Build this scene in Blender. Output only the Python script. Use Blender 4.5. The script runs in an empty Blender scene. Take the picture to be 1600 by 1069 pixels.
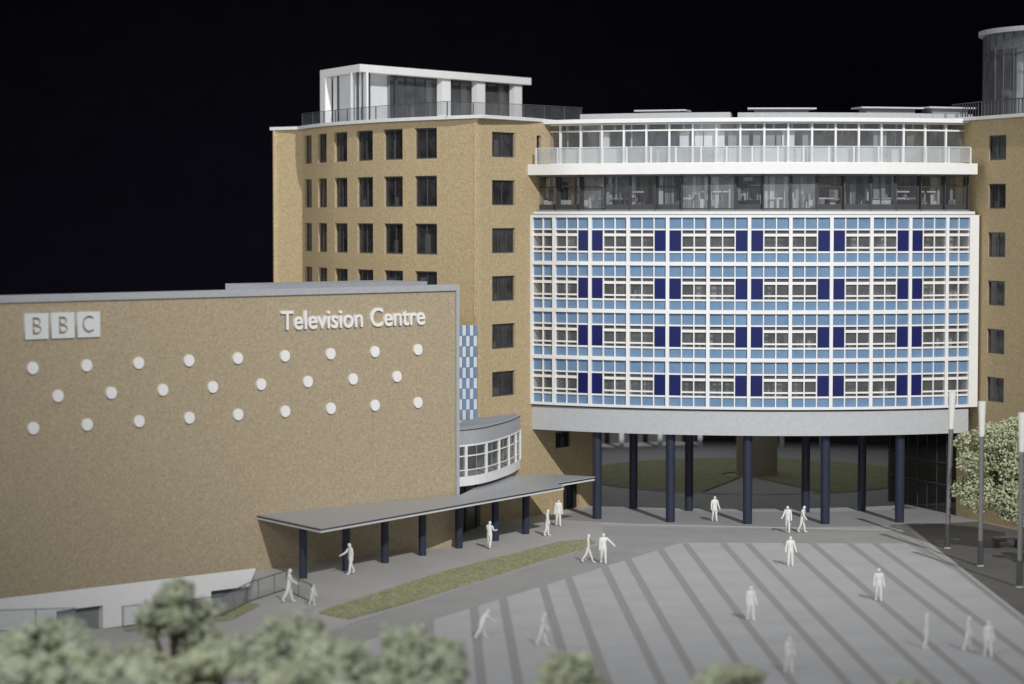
import bpy, bmesh, math, random
from mathutils import Vector, Matrix
random.seed(7)
S = bpy.context.scene
col = S.collection
R_ = math.radians

# ------------------------------------------------------------------ camera, world, light
cd = bpy.data.cameras.new('camera'); cam = bpy.data.objects.new('camera', cd); col.objects.link(cam)
cam.location = (0, 0, 20.4); cam.rotation_euler = (R_(90 - 2.97), 0, 0)
cd.sensor_width = 36; cd.lens = 85; cd.clip_start = 1; cd.clip_end = 2000
cd.dof.use_dof = True; cd.dof.focus_distance = 158; cd.dof.aperture_fstop = 0.14
S.camera = cam

w = bpy.data.worlds.new('World'); S.world = w; w.use_nodes = True
bg = w.node_tree.nodes['Background']
bg.inputs['Color'].default_value = (0.93, 0.96, 1.0, 1); bg.inputs['Strength'].default_value = 0.30

AZ, EL, DIST = R_(16), R_(28), 400.0
def lamp(name, kind, target, az, el, dist, power, color, radius, **kw):
    d = bpy.data.lights.new(name, kind); o = bpy.data.objects.new(name, d); col.objects.link(o)
    v = Vector((math.sin(az) * math.cos(el), -math.cos(az) * math.cos(el), math.sin(el)))
    o.location = Vector(target) + v * dist
    o.rotation_euler = (-v).to_track_quat('-Z', 'Y').to_euler()
    d.energy = power; d.color = color
    if kind == 'SPOT':
        d.shadow_soft_size = radius; d.spot_size = kw['size']; d.spot_blend = kw['blend']
    if kind == 'AREA':
        d.shape = 'DISK'; d.size = radius * 2
    return o
lamp('key_spot', 'SPOT', (6, 174, 29), AZ, EL, DIST, 5.35e6, (1.0, 0.985, 0.965), 2.2, size=R_(21), blend=1.0)
lamp('fill_area', 'AREA', (-11, 166, 15), R_(-52), R_(20), 62, 1.15e4, (1.0, 0.98, 0.94), 12)
lamp('fill_left', 'AREA', (-6, 84, 5), R_(-22), R_(42), 46, 9.5e3, (0.97, 0.98, 1.0), 9)

S.view_settings.view_transform = 'Standard'; S.view_settings.look = 'None'
S.view_settings.exposure = 0.0; S.view_settings.gamma = 1.0
S.render.engine = 'CYCLES'
S.cycles.max_bounces = 8; S.cycles.transparent_max_bounces = 16

# ------------------------------------------------------------------ materials
def mat(name, color, rough=0.6, speck=0.0, scale=6.0, bump=0.0, spec=0.4, metal=0.0, speck2=0.0, scale2=1.2, color2=None, ribs=None):
    m = bpy.data.materials.new(name); m.use_nodes = True
    nt = m.node_tree; b = nt.nodes['Principled BSDF']
    b.inputs['Roughness'].default_value = rough; b.inputs['Metallic'].default_value = metal
    b.inputs['Specular IOR Level'].default_value = spec
    c = (*color, 1)
    tc = nt.nodes.new('ShaderNodeTexCoord'); src = None
    n1 = nt.nodes.new('ShaderNodeTexNoise'); n1.inputs['Scale'].default_value = scale
    n1.inputs['Detail'].default_value = 3; n1.inputs['Roughness'].default_value = 0.7
    nt.links.new(tc.outputs['Object'], n1.inputs['Vector'])
    r = nt.nodes.new('ShaderNodeValToRGB'); k = max(speck, 0.02)
    c2 = color2 or color
    r.color_ramp.elements[0].position = 0.32; r.color_ramp.elements[1].position = 0.68
    r.color_ramp.elements[0].color = tuple(min(1, x * (1 - k)) for x in c2) + (1,)
    r.color_ramp.elements[1].color = tuple(min(1, x * (1 + k)) for x in color) + (1,)
    nt.links.new(n1.outputs['Fac'], r.inputs['Fac']); out = r.outputs['Color']
    n2 = nt.nodes.new('ShaderNodeTexNoise'); n2.inputs['Scale'].default_value = scale2; n2.inputs['Detail'].default_value = 5
    nt.links.new(tc.outputs['Object'], n2.inputs['Vector'])
    mr = nt.nodes.new('ShaderNodeMapRange'); mr.inputs['From Min'].default_value = 0.3; mr.inputs['From Max'].default_value = 0.7
    k2 = max(speck2, 0.015); mr.inputs['To Min'].default_value = 1 - k2; mr.inputs['To Max'].default_value = 1 + k2
    nt.links.new(n2.outputs['Fac'], mr.inputs['Value'])
    hs = nt.nodes.new('ShaderNodeVectorMath'); hs.operation = 'SCALE'
    nt.links.new(out, hs.inputs[0]); nt.links.new(mr.outputs['Result'], hs.inputs['Scale']); out = hs.outputs['Vector']
    if ribs:
        wv = nt.nodes.new('ShaderNodeTexWave'); wv.inputs['Scale'].default_value = ribs[0]; wv.inputs['Distortion'].default_value = 0.4
        mp = nt.nodes.new('ShaderNodeMapping'); mp.inputs['Rotation'].default_value = (0, 0, ribs[2])
        nt.links.new(tc.outputs['Object'], mp.inputs['Vector']); nt.links.new(mp.outputs['Vector'], wv.inputs['Vector'])
        m2 = nt.nodes.new('ShaderNodeMapRange'); m2.inputs['To Min'].default_value = 1 - ribs[1]; m2.inputs['To Max'].default_value = 1 + ribs[1]
        nt.links.new(wv.outputs['Fac'], m2.inputs['Value'])
        h2 = nt.nodes.new('ShaderNodeVectorMath'); h2.operation = 'SCALE'
        nt.links.new(out, h2.inputs[0]); nt.links.new(m2.outputs['Result'], h2.inputs['Scale']); out = h2.outputs['Vector']
    nt.links.new(out, b.inputs['Base Color'])
    if bump:
        bp = nt.nodes.new('ShaderNodeBump'); bp.inputs['Strength'].default_value = bump; bp.inputs['Distance'].default_value = 0.05
        nt.links.new(n1.outputs['Fac'], bp.inputs['Height']); nt.links.new(bp.outputs['Normal'], b.inputs['Normal'])
    return m

def glass(name, tint, gloss=0.10, milky=0.0, rough=0.03):
    m = bpy.data.materials.new(name); m.use_nodes = True; nt = m.node_tree; nt.nodes.clear()
    o = nt.nodes.new('ShaderNodeOutputMaterial'); t = nt.nodes.new('ShaderNodeBsdfTransparent'); t.inputs[0].default_value = (*tint, 1)
    d = nt.nodes.new('ShaderNodeBsdfDiffuse'); d.inputs[0].default_value = (0.75, 0.78, 0.8, 1)
    tc = nt.nodes.new('ShaderNodeTexCoord'); nz = nt.nodes.new('ShaderNodeTexNoise'); nz.inputs['Scale'].default_value = 1.1
    nt.links.new(tc.outputs['Object'], nz.inputs['Vector'])
    mr = nt.nodes.new('ShaderNodeMapRange'); mr.inputs['To Min'].default_value = milky * 0.4; mr.inputs['To Max'].default_value = milky * 1.6
    nt.links.new(nz.outputs['Fac'], mr.inputs['Value'])
    m1 = nt.nodes.new('ShaderNodeMixShader'); nt.links.new(mr.outputs[0], m1.inputs[0])
    nt.links.new(t.outputs[0], m1.inputs[1]); nt.links.new(d.outputs[0], m1.inputs[2])
    g = nt.nodes.new('ShaderNodeBsdfGlossy'); g.inputs['Roughness'].default_value = rough
    m2 = nt.nodes.new('ShaderNodeMixShader'); m2.inputs[0].default_value = gloss
    nt.links.new(m1.outputs[0], m2.inputs[1]); nt.links.new(g.outputs[0], m2.inputs[2]); nt.links.new(m2.outputs[0], o.inputs[0])
    return m

M = dict(
    brick=mat('sand_brick_card', (0.475, 0.368, 0.21), 0.85, 0.24, 11, 0.3, 0.2, speck2=0.09, scale2=4.5, color2=(0.44, 0.362, 0.235)),
    studio=mat('buff_brick_card', (0.43, 0.345, 0.228), 0.85, 0.23, 11, 0.3, 0.2, speck2=0.08, scale2=4.5, color2=(0.385, 0.338, 0.25)),
    white=mat('white_card', (0.84, 0.84, 0.835), 0.5, 0.02, 3, 0.0),
    white2=mat('white_acrylic', (0.72, 0.74, 0.75), 0.45, 0.03, 2, 0.0),
    concrete=mat('pale_speckled_card', (0.50, 0.52, 0.545), 0.7, 0.06, 10, 0.06, speck2=0.05, scale2=4),
    edge=mat('grey_speckled_card', (0.40, 0.415, 0.44), 0.7, 0.08, 10, 0.06, speck2=0.05, scale2=4),
    gloss=mat('satin_grey_acrylic', (0.38, 0.395, 0.42), 0.36, 0.04, 6, 0.0, 0.6),
    roof=mat('grey_card_roof', (0.33, 0.35, 0.38), 0.7, 0.08, 6, 0.05),
    grey=mat('mid_grey_card', (0.22, 0.225, 0.235), 0.6, 0.06, 4),
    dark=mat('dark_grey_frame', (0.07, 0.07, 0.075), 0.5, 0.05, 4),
    slate=mat('slate_blue_panel', (0.06, 0.065, 0.085), 0.4, 0.1, 3),
    frame=mat('charcoal_frame', (0.06, 0.06, 0.065), 0.5, 0.05, 4),
    darkwin=mat('dark_window', (0.028, 0.028, 0.031), 0.22, 0.5, 1.3, 0.0, 0.5, speck2=0.4, scale2=0.6),
    black=mat('black_interior', (0.012, 0.012, 0.013), 0.8),
    blue=mat('sky_blue_panel', (0.15, 0.255, 0.405), 0.45, 0.06, 1.5, speck2=0.08, scale2=0.7),
    tile=mat('pale_tile', (0.62, 0.665, 0.72), 0.45, 0.03, 2),
    navy=mat('navy_panel', (0.005, 0.011, 0.105), 0.4, 0.04, 2),
    navyc=mat('navy_column', (0.028, 0.035, 0.062), 0.4, 0.05, 2),
    pave=mat('pavement', (0.455, 0.447, 0.435), 0.75, 0.07, 5, 0.05, ribs=(2.2, 0.05, R_(-35)), speck2=0.06, scale2=0.25),
    path=mat('ribbed_paving', (0.365, 0.362, 0.362), 0.75, 0.06, 5, 0.05, ribs=(1.5, 0.09, R_(28)), speck2=0.07, scale2=0.3),
    plaza=mat('plaza_paving', (0.50, 0.503, 0.51), 0.72, 0.035, 9, 0.03, speck2=0.06, scale2=0.35),
    stripe=mat('plaza_stripe', (0.355, 0.35, 0.35), 0.75, 0.04, 9, 0.03),
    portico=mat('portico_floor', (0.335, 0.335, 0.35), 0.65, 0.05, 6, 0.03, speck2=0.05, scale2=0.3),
    kerb=mat('pale_kerb', (0.43, 0.425, 0.42), 0.7, 0.08, 5),
    court=mat('courtyard_paving', (0.42, 0.42, 0.43), 0.7, 0.06, 5, 0.03),
    darkpave=mat('dark_paving', (0.135, 0.13, 0.125), 0.7, 0.10, 5, 0.05, speck2=0.12, scale2=0.35),
    grass=mat('flock_grass', (0.37, 0.38, 0.225), 0.95, 0.34, 7, 0.8, 0.1, speck2=0.15, scale2=2, color2=(0.25, 0.245, 0.155)),
    leaf=mat('pale_flock', (0.53, 0.56, 0.43), 0.95, 0.36, 5, 0.3, 0.1, speck2=0.25, scale2=1.6, color2=(0.50, 0.54, 0.41)),
    leaf2=mat('yellow_green_flock', (0.57, 0.605, 0.41), 0.95, 0.28, 5, 0.3, 0.1, speck2=0.25, scale2=1.6),
    leaf3=mat('cream_flock', (0.52, 0.545, 0.36), 0.95, 0.35, 5, 0.3, 0.1, speck2=0.3, scale2=2.4, color2=(0.36, 0.40, 0.23)),
    pier=mat('brown_render', (0.46, 0.41, 0.34), 0.8, 0.08, 6),
    bark=mat('brown_bark', (0.13, 0.095, 0.065), 0.9, 0.25, 4, 0.4, 0.1),
    figure=mat('white_resin', (0.80, 0.80, 0.77), 0.5, 0.04, 6),
    steel=mat('brushed_steel', (0.34, 0.34, 0.34), 0.38, 0.05, 4, metal=0.75),
    lamphead=mat('frosted_lamp_head', (0.80, 0.80, 0.76), 0.35, 0.03, 3),
    backdrop=mat('black_cloth', (0.005, 0.005, 0.0085), 1.0, 0.1, 0.2, spec=0.0),
    board=mat('partition_grey', (0.30, 0.31, 0.32), 0.6, 0.1, 2),
    board2=mat('partition_pale', (0.60, 0.61, 0.62), 0.6, 0.1, 2),
    board4=mat('partition_mid', (0.45, 0.46, 0.46), 0.6, 0.1, 2),
    board3=mat('partition_wood', (0.16, 0.13, 0.11), 0.6, 0.2, 2),
)
for nm in ('leaf', 'leaf2', 'leaf3'):       # thin foam flock lets some light through
    nt = M[nm].node_tree; b = nt.nodes['Principled BSDF']; out = nt.nodes['Material Output']
    tl = nt.nodes.new('ShaderNodeBsdfTranslucent'); mx = nt.nodes.new('ShaderNodeMixShader'); mx.inputs[0].default_value = 0.12
    src = b.inputs['Base Color'].links[0].from_socket
    nt.links.new(src, tl.inputs['Color']); nt.links.new(b.outputs[0], mx.inputs[1]); nt.links.new(tl.outputs[0], mx.inputs[2]); nt.links.new(mx.outputs[0], out.inputs['Surface'])
G_bay = glass('bay_glass', (0.88, 0.89, 0.90), 0.05, 0.02)
G_win = glass('smoked_glass', (0.82, 0.83, 0.84), 0.06, 0.07)
G_clear = glass('clear_acrylic', (0.93, 0.94, 0.95), 0.05, 0.10)
G_up = glass('upper_glass', (0.93, 0.94, 0.95), 0.03, 0.05, 0.2)
G_rail = glass('milky_rail_glass', (0.90, 0.92, 0.92), 0.04, 0.24)
G_dark = glass('grey_rail_glass', (0.86, 0.87, 0.88), 0.02, 0.035)

# ------------------------------------------------------------------ mesh builder
class MB:
    def __init__(s): s.v = []; s.f = []; s.m = []
    def quad(s, pts, mi=0):
        n = len(s.v); s.v += [tuple(p) for p in pts]; s.f.append(tuple(range(n, n + len(pts)))); s.m.append(mi)
    def hexa(s, b, t, mi=0):     # bottom loop (ccw), top loop
        n = len(s.v); k = len(b); s.v += [tuple(p) for p in b] + [tuple(p) for p in t]
        s.f.append(tuple(range(n + k - 1, n - 1, -1))); s.f.append(tuple(range(n + k, n + 2 * k))); s.m += [mi, mi]
        for i in range(k):
            j = (i + 1) % k; s.f.append((n + i, n + j, n + k + j, n + k + i)); s.m.append(mi)
        return s
    def prism(s, poly, z0, z1, mi=0):
        a = sum(poly[i][0] * poly[(i + 1) % len(poly)][1] - poly[(i + 1) % len(poly)][0] * poly[i][1] for i in range(len(poly)))
        if a < 0: poly = poly[::-1]
        return s.hexa([(x, y, z0) for x, y in poly], [(x, y, z1) for x, y in poly], mi)
    def box(s, x0, x1, y0, y1, z0, z1, mi=0): return s.prism([(x0, y0), (x1, y0), (x1, y1), (x0, y1)], z0, z1, mi)
    def bar(s, a, b, wd, ht, mi=0):      # box along a segment
        a = Vector(a); b = Vector(b); d = (b - a).normalized()
        up = Vector((0, 0, 1)) if abs(d.z) < 0.95 else Vector((1, 0, 0))
        n = d.cross(up).normalized() * wd / 2; u = n.cross(d).normalized() * ht / 2
        s.hexa([a - n - u, a + n - u, b + n - u, b - n - u], [a - n + u, a + n + u, b + n + u, b - n + u], mi); return s
    def cyl(s, x, y, z0, z1, r0, r1=None, n=16, mi=0, dx=0, dy=0):
        r1 = r0 if r1 is None else r1
        s.hexa([(x + r0 * math.cos(2 * math.pi * i / n), y + r0 * math.sin(2 * math.pi * i / n), z0) for i in range(n)],
               [(x + dx + r1 * math.cos(2 * math.pi * i / n), y + dy + r1 * math.sin(2 * math.pi * i / n), z1) for i in range(n)], mi); return s
    def tube(s, a, b, r0, r1, n=7, mi=0):
        a = Vector(a); b = Vector(b); d = (b - a).normalized(); up = Vector((0, 0, 1)) if abs(d.z) < 0.9 else Vector((1, 0, 0))
        p = d.cross(up).normalized(); q = d.cross(p)
        c = [(math.cos(2 * math.pi * i / n), math.sin(2 * math.pi * i / n)) for i in range(n)]
        s.hexa([a + (p * x + q * y) * r0 for x, y in c], [b + (p * x + q * y) * r1 for x, y in c], mi); return s
    def build(s, name, mats, parent=None, smooth=False, bevel=0):
        org = Vector((0, 0, 0))
        if parent is not None:
            org = Vector(parent.get('_org', (0, 0, 0)))
        me = bpy.data.meshes.new(name)
        me.from_pydata([tuple(Vector(v) - org) for v in s.v], [], s.f); me.update()
        bm = bmesh.new(); bm.from_mesh(me); bmesh.ops.recalc_face_normals(bm, faces=bm.faces); bm.to_mesh(me); bm.free()
        for mm in (mats if isinstance(mats, (list, tuple)) else [mats]): me.materials.append(mm)
        me.polygons.foreach_set('material_index', s.m)
        if smooth: me.polygons.foreach_set('use_smooth', [True] * len(me.polygons))
        o = bpy.data.objects.new(name, me); col.objects.link(o)
        if bevel:
            b = o.modifiers.new('bevel', 'BEVEL'); b.width = bevel; b.segments = 2; b.limit_method = 'ANGLE'
        if parent is not None:
            o.parent = parent; o['_org'] = tuple(org)
        return o

def thing(name, label, cat, loc, group=None):
    o = bpy.data.objects.new(name, None); col.objects.link(o); o.location = loc; o.empty_display_size = 0.5
    o['label'] = label; o['category'] = cat; o['_org'] = tuple(loc)
    if group: o['group'] = group
    return o
def tag(o, label=None, cat=None, group=None, kind=None):
    if label: o['label'] = label
    if cat: o['category'] = cat
    if group: o['group'] = group
    if kind: o['kind'] = kind
    return o

# ------------------------------------------------------------------ paths
CX, CY, RF = 18.45, 189.77, 30.97
class Arc:
    """s is the angle in degrees from the direction facing the viewer, o the offset outwards from radius r"""
    def __init__(s, r): s.r = r
    def at(s, a, o=0):
        t = math.radians(a); r = s.r + o; return (CX + r * math.sin(t), CY - r * math.cos(t))
    def cuts(s, a, b): n = max(1, int(abs(b - a) / 1.7)); return [a + (b - a) * i / n for i in range(n + 1)]
class Poly:
    def __init__(s, pts):
        s.p = [Vector(q) for q in pts]; s.acc = [0]
        for a, b in zip(s.p[:-1], s.p[1:]): s.acc.append(s.acc[-1] + (b - a).length)
        s.L = s.acc[-1]
    def n(s, i):
        i = max(0, min(i, len(s.p) - 2)); d = (s.p[i + 1] - s.p[i]).normalized(); return Vector((d.y, -d.x))
    def at(s, t, o=0):
        for i, a in enumerate(s.acc):
            if abs(t - a) < 1e-5:
                if i == 0 or i == len(s.p) - 1: m = s.n(i - 1 if i else 0)
                else:
                    n1, n2 = s.n(i - 1), s.n(i); m = (n1 + n2) / (1 + n1.dot(n2))
                return tuple(s.p[i] + m * o)
        i = 0
        while i < len(s.p) - 2 and t > s.acc[i + 1]: i += 1
        d = (s.p[i + 1] - s.p[i]).normalized()
        return tuple(s.p[i] + d * (t - s.acc[i]) + s.n(i) * o)
    def cuts(s, a, b): return [a] + [c for c in s.acc if a + 1e-4 < c < b - 1e-4] + [b]
    def s_at(s, x, y):
        q = Vector((x, y)); best = (1e9, 0)
        for i in range(len(s.p) - 1):
            d = s.p[i + 1] - s.p[i]; t = max(0, min(1, (q - s.p[i]).dot(d) / d.length_squared)); r = (s.p[i] + d * t - q).length
            if r < best[0]: best = (r, s.acc[i] + t * d.length)
        return best[1]
def smooth(pts, n=4):
    P = [Vector(p) for p in pts]; out = []
    for i in range(len(P) - 1):
        a, b, c, d = P[max(i - 1, 0)], P[i], P[i + 1], P[min(i + 2, len(P) - 1)]
        for k in range(n):
            t = k / n; out.append(0.5 * ((2 * b) + (c - a) * t + (2 * a - 5 * b + 4 * c - d) * t * t + (-a + 3 * b - 3 * c + d) * t ** 3))
    return [tuple(v) for v in out + [P[-1]]]
def bent(mb, path, s0, s1, z0, z1, o0, o1, mi=0):
    cs = path.cuts(s0, s1)
    A = [path.at(c, o1) for c in cs]; B = [path.at(c, o0) for c in cs]
    n = len(mb.v); k = len(cs)
    for z in (z0, z1):
        mb.v += [(x, y, z) for x, y in A] + [(x, y, z) for x, y in B]
    f = []
    for i in range(k - 1):
        a0, a1, b0, b1 = n + i, n + i + 1, n + k + i, n + k + i + 1; t = 2 * k
        f += [(a0, a1, a1 + t, a0 + t), (b1, b0, b0 + t, b1 + t), (b0, b1, a1, a0), (a0 + t, a1 + t, b1 + t, b0 + t)]
    f += [(n, n + 2 * k, n + 3 * k, n + k), (n + k - 1, n + 2 * k - 1, n + 4 * k - 1, n + 3 * k - 1)]
    mb.f += f; mb.m += [mi] * len(f); return mb
def wall(mb, path, s0, s1, z0, z1, holes, depth, mi=0):
    ss = sorted(set([round(v, 4) for v in path.cuts(s0, s1)] + [round(h[i], 4) for h in holes for i in (0, 1)]))
    zs = sorted(set([z0, z1] + [round(h[i], 4) for h in holes for i in (2, 3)]))
    inh = lambda s, z: any(h[0] < s < h[1] and h[2] < z < h[3] for h in holes)
    idx = {}
    def V(i, j, k):
        key = (i, j, k)
        if key not in idx:
            x, y = path.at(ss[i], 0 if k == 0 else -depth); idx[key] = len(mb.v); mb.v.append((x, y, zs[j]))
        return idx[key]
    nS, nZ = len(ss) - 1, len(zs) - 1
    solid = [[not inh((ss[i] + ss[i + 1]) / 2, (zs[j] + zs[j + 1]) / 2) for j in range(nZ)] for i in range(nS)]
    add = lambda *q: (mb.f.append(q), mb.m.append(mi))
    for i in range(nS):
        for j in range(nZ):
            if not solid[i][j]: continue
            add(V(i, j, 0), V(i + 1, j, 0), V(i + 1, j + 1, 0), V(i, j + 1, 0))
            add(V(i, j, 1), V(i, j + 1, 1), V(i + 1, j + 1, 1), V(i + 1, j, 1))
            if i == 0 or not solid[i - 1][j]: add(V(i, j, 0), V(i, j + 1, 0), V(i, j + 1, 1), V(i, j, 1))
            if i == nS - 1 or not solid[i + 1][j]: add(V(i + 1, j, 0), V(i + 1, j, 1), V(i + 1, j + 1, 1), V(i + 1, j + 1, 0))
            if j == 0 or not solid[i][j - 1]: add(V(i, j, 0), V(i, j, 1), V(i + 1, j, 1), V(i + 1, j, 0))
            if j == nZ - 1 or not solid[i][j + 1]: add(V(i, j + 1, 0), V(i + 1, j + 1, 0), V(i + 1, j + 1, 1), V(i, j + 1, 1))
    return mb
def cutwin(path, h, parent, depth=0.34, bars=1, pane=None):
    """a recessed window in a hole: frame as the part, pane as its sub-part"""
    s0, s1, z0, z1 = h; e = 0.004; d0, d1 = -depth + 0.02, -depth + 0.12; fw = 0.09
    mb = MB()
    bent(mb, path, s0 + e, s0 + fw, z0 + e, z1 - e, d0, d1); bent(mb, path, s1 - fw, s1 - e, z0 + e, z1 - e, d0, d1)
    bent(mb, path, s0 + fw, s1 - fw, z0 + e, z0 + fw, d0, d1); bent(mb, path, s0 + fw, s1 - fw, z1 - fw, z1 - e, d0, d1)
    for b in range(bars):
        c = s0 + (s1 - s0) * (b + 1) / (bars + 1) + random.uniform(-0.1, 0.1) * (bars == 1)
        bent(mb, path, c - 0.035, c + 0.035, z0 + fw, z1 - fw, d0, d1 - 0.02)
    fr = mb.build('window', M['dark'], parent)
    p = MB(); bent(p, path, s0 + fw - 0.02, s1 - fw + 0.02, z0 + fw - 0.02, z1 - fw + 0.02, d0 + 0.02, d0 + 0.04)
    p.build('pane', pane or M['darkwin'], fr)
    q = MB()
    if random.random() < 0.6:
        a = s0 + fw + (s1 - s0) * random.uniform(0.05, 0.5); q_w = (s1 - s0) * random.uniform(0.12, 0.3)
        bent(q, path, a, min(a + q_w, s1 - fw), z0 + fw, z0 + fw + (z1 - z0) * random.uniform(0.2, 0.8), d0 + 0.045, d0 + 0.05)
        q.build('blind', M['dark'], fr)
    return fr

# ================================================================== SETTING
b = MB(); n = 40
pts = [(-150 + 300 * i / n, 300) for i in range(n + 1)]
b.prism([(-260, 120), (-200, 300), (260, 300), (320, 120), (322, 121), (262, 302), (-202, 302), (-262, 121)], -60, 140)
tag(b.build('backdrop', M['backdrop']), kind='structure')

def sheet(name, poly, z, m, kind='structure', t=None):
    mb = MB()
    if t: mb.prism(poly, z - t, z)
    else: mb.quad([(x, y, z) for x, y in poly])
    o = mb.build(name, m); tag(o, kind=kind)
    if o.data.polygons and not t and o.data.polygons[0].normal.z < 0: o.data.flip_normals()
    return o
well_edge = [(-14.82, 138.86), (-13.9, 127.6), (-15.0, 122.6), (-19.5, 119.2), (-25.6, 118.0), (-60, 108)]
sheet('ground', [(-60, 40), (95, 40), (95, 298), (-14.8, 298)] + well_edge, 0.0, M['pave'])
b = MB()
for p, q in zip(well_edge[1:-1], well_edge[2:]): b.quad([(p[0], p[1], 0), (q[0], q[1], 0), (q[0], q[1], -2.3), (p[0], p[1], -2.3)])
p, q = well_edge[0], well_edge[1]; b.quad([(p[0], p[1], 0), (q[0], q[1], 0), (q[0], q[1], -2.3), (p[0], p[1], -2.3)])
tag(b.build('retaining_wall_face', M['edge']), kind='structure').name = 'retaining_edge'
sheet('sunken_yard', well_edge + [(-60, 140)], -2.2, M['grey'])
sheet('path', [(-22, 92), (-5.2, 126.2), (5.6, 150.7), (6.0, 158.6), (25.8, 156.4), (25.8, 92)], 0.006, M['path'])
PL = [(-14.2, 101.1), (-3.28, 122.88), (10.62, 150.5), (24.6, 150.1), (25.55, 138), (25.55, 92), (-18.7, 92)]
sheet('plaza', PL, 0.014, M['plaza'])
for X in (-2.15, -.54, 1.8, 3.38, 5.72, 7.33, 9.67, 11.45, 13.84, 15.37, 17.75, 19.43, 21.73, 23.32, -4.45, -6.1, -8.4, -10.0):
    fx = lambda Y: X + (130 - Y) * 0.0325
    # end of the stripe at the plaza's edge
    m_ = (150.5 - 122.88) / (10.62 + 3.28)
    Yt = 150.28 if X > 10.2 else 122.88 + (fx(130) + 3.28 + 130 * 0.0325 - 122.88 * 0.0325) * m_ / (1 + 0.0325 * m_)
    if X < 10.2:
        for _ in range(20): Yt = 122.88 + (fx(Yt) + 3.28) * m_
    h = 0.215; Yt -= 0.05
    sheet('plaza_stripe', [(fx(Yt) - h, Yt - (h * m_ if X < 10.2 else 0)), (fx(Yt) + h, Yt + (h * m_ if X < 10.2 else 0)), (fx(92) + h, 92), (fx(92) - h, 92)], 0.021, M['stripe'])
sheet('side_pavement', [(26.15, 92), (60, 92), (60, 156), (33, 156.4), (31, 161.8), (30.1, 164.4), (27.6, 170.6), (26.2, 167)], 0.008, M['darkpave'])  # side ground set to a darker tone than the other paving
sheet('kerb', [(25.8, 92), (26.1, 92), (26.1, 141), (25.4, 150), (24.9, 153.5), (24.65, 153.4), (25.1, 150), (25.8, 141)], 0.06, M['kerb'], t=0.06)
sheet('kerb', [(-8.4, 120.1), (-8.15, 120.0), (5.75, 150.5), (5.5, 150.75)], 0.05, M['kerb'], t=0.05)
sheet('kerb', [(-11.9, 122.8), (-11.75, 122.6), (4.9, 152.6), (4.7, 152.7)], 0.03, M['kerb'], t=0.03)
sheet('kerb', [(5.9, 160.0), (26.0, 156.35), (26.0, 156.55), (5.9, 160.2)], 0.03, M['kerb'], t=0.03)
A23 = Arc(0)
ring = lambda r, a0, a1, st=4: [Arc(r).at(a0 + (a1 - a0) * i / st) for i in range(st + 1)]
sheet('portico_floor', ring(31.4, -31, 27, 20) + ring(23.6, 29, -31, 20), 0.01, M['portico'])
sheet('courtyard', ring(23.6, 0, 342, 38), 0.006, M['court'])
b = MB(); bent(b, Arc(13.3), -180, 180, 0.0, 0.10, -0.22, 0.0); tag(b.build('courtyard_kerb', M['kerb']), kind='structure')

def lawn(name, poly, z0, z1):
    mb = MB(); mb.prism(poly, z0, z1); return tag(mb.build(name, M['grass']), kind='stuff', cat='grass',
        label='narrow green flock grass strip between the pavement and the ribbed path' if name == 'grass_strip' else 'round courtyard lawn split by a wedge of paving, seen between the columns')
lawn('grass_strip', [(-9.9, 123.4), (-8.3, 121.6), (-5.3, 127.0), (4.3, 147.3), (5.2, 150.2), (4.9, 151.7), (3.0, 150.5), (-3.68, 138.31), (-6.97, 130.7), (-9.61, 124.6)], 0.0, 0.10)
b = MB(); nA = 60
prev = None
for i in range(nA + 1):
    a = -90 + 20 + (360 - 40) * i / nA    # gap centred on the side facing the viewer
    th = math.radians(a + 90 - 0) ; t = math.radians(20 + (320) * i / nA)
    p = (CX + 13.05 * math.sin(t), CY - 13.05 * math.cos(t)); q = (CX + 1.9 * math.sin(t), CY - 1.9 * math.cos(t))
    if prev: b.prism([prev[1], prev[0], p, q], 0.0, 0.12)
    prev = (p, q)
o = b.build('courtyard_lawn', M['grass']); tag(o, 'round courtyard lawn split by a wedge of paving, seen between the navy columns', 'grass', kind='stuff')
# green planting along the sunken yard edge
tag(sheet('verge', [(-14.3, 127.4), (-13.2, 126.2), (-14.2, 121.4), (-19, 118), (-19.3, 118.8), (-14.8, 122.3)], 0.02, M['grass'], kind='stuff'), 'thin green verge along the edge of the sunken yard', 'grass')

# ================================================================== OFFICE BLOCK
OB = thing('office_block', 'curved office block with blue and white grid facade raised on navy columns', 'building', (CX, CY - RF, 0))
F = Arc(RF); AL, AR = -34.39, 24.10; A0 = -30.22; DA = 4.987
ends = [-33.3] + [A0 + DA * k for k in range(11)] + [22.78]
# main frame
b = MB()
bent(b, F, AL, ends[0], 7.69, 20.50, -0.8, 0.13)
bent(b, F, ends[-1], AR, 7.69, 20.50, -0.8, 0.13)
Z = [7.78 + 3.17 * k for k in range(5)]
zt = lambda k: (7.69, 7.86) if k == 0 else ((20.34, 20.50) if k == 4 else (Z[k] - 0.125, Z[k] + 0.125))
for k in range(5): bent(b, F, ends[0], ends[-1], zt(k)[0], zt(k)[1], -0.2, 0.13)
for a in ends[1:-1]:
    for k in range(4): bent(b, F, a - 0.21, a + 0.21, zt(k)[1], zt(k + 1)[0], -0.2, 0.12)
b.build('facade_frame', M['white'], OB)
# coping ledge on top of the curtain wall
b = MB(); bent(b, F, AL + 0.1, AR - 0.1, 20.51, 20.74, -0.9, -0.28); b.build('sill', M['white2'], OB)
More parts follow.
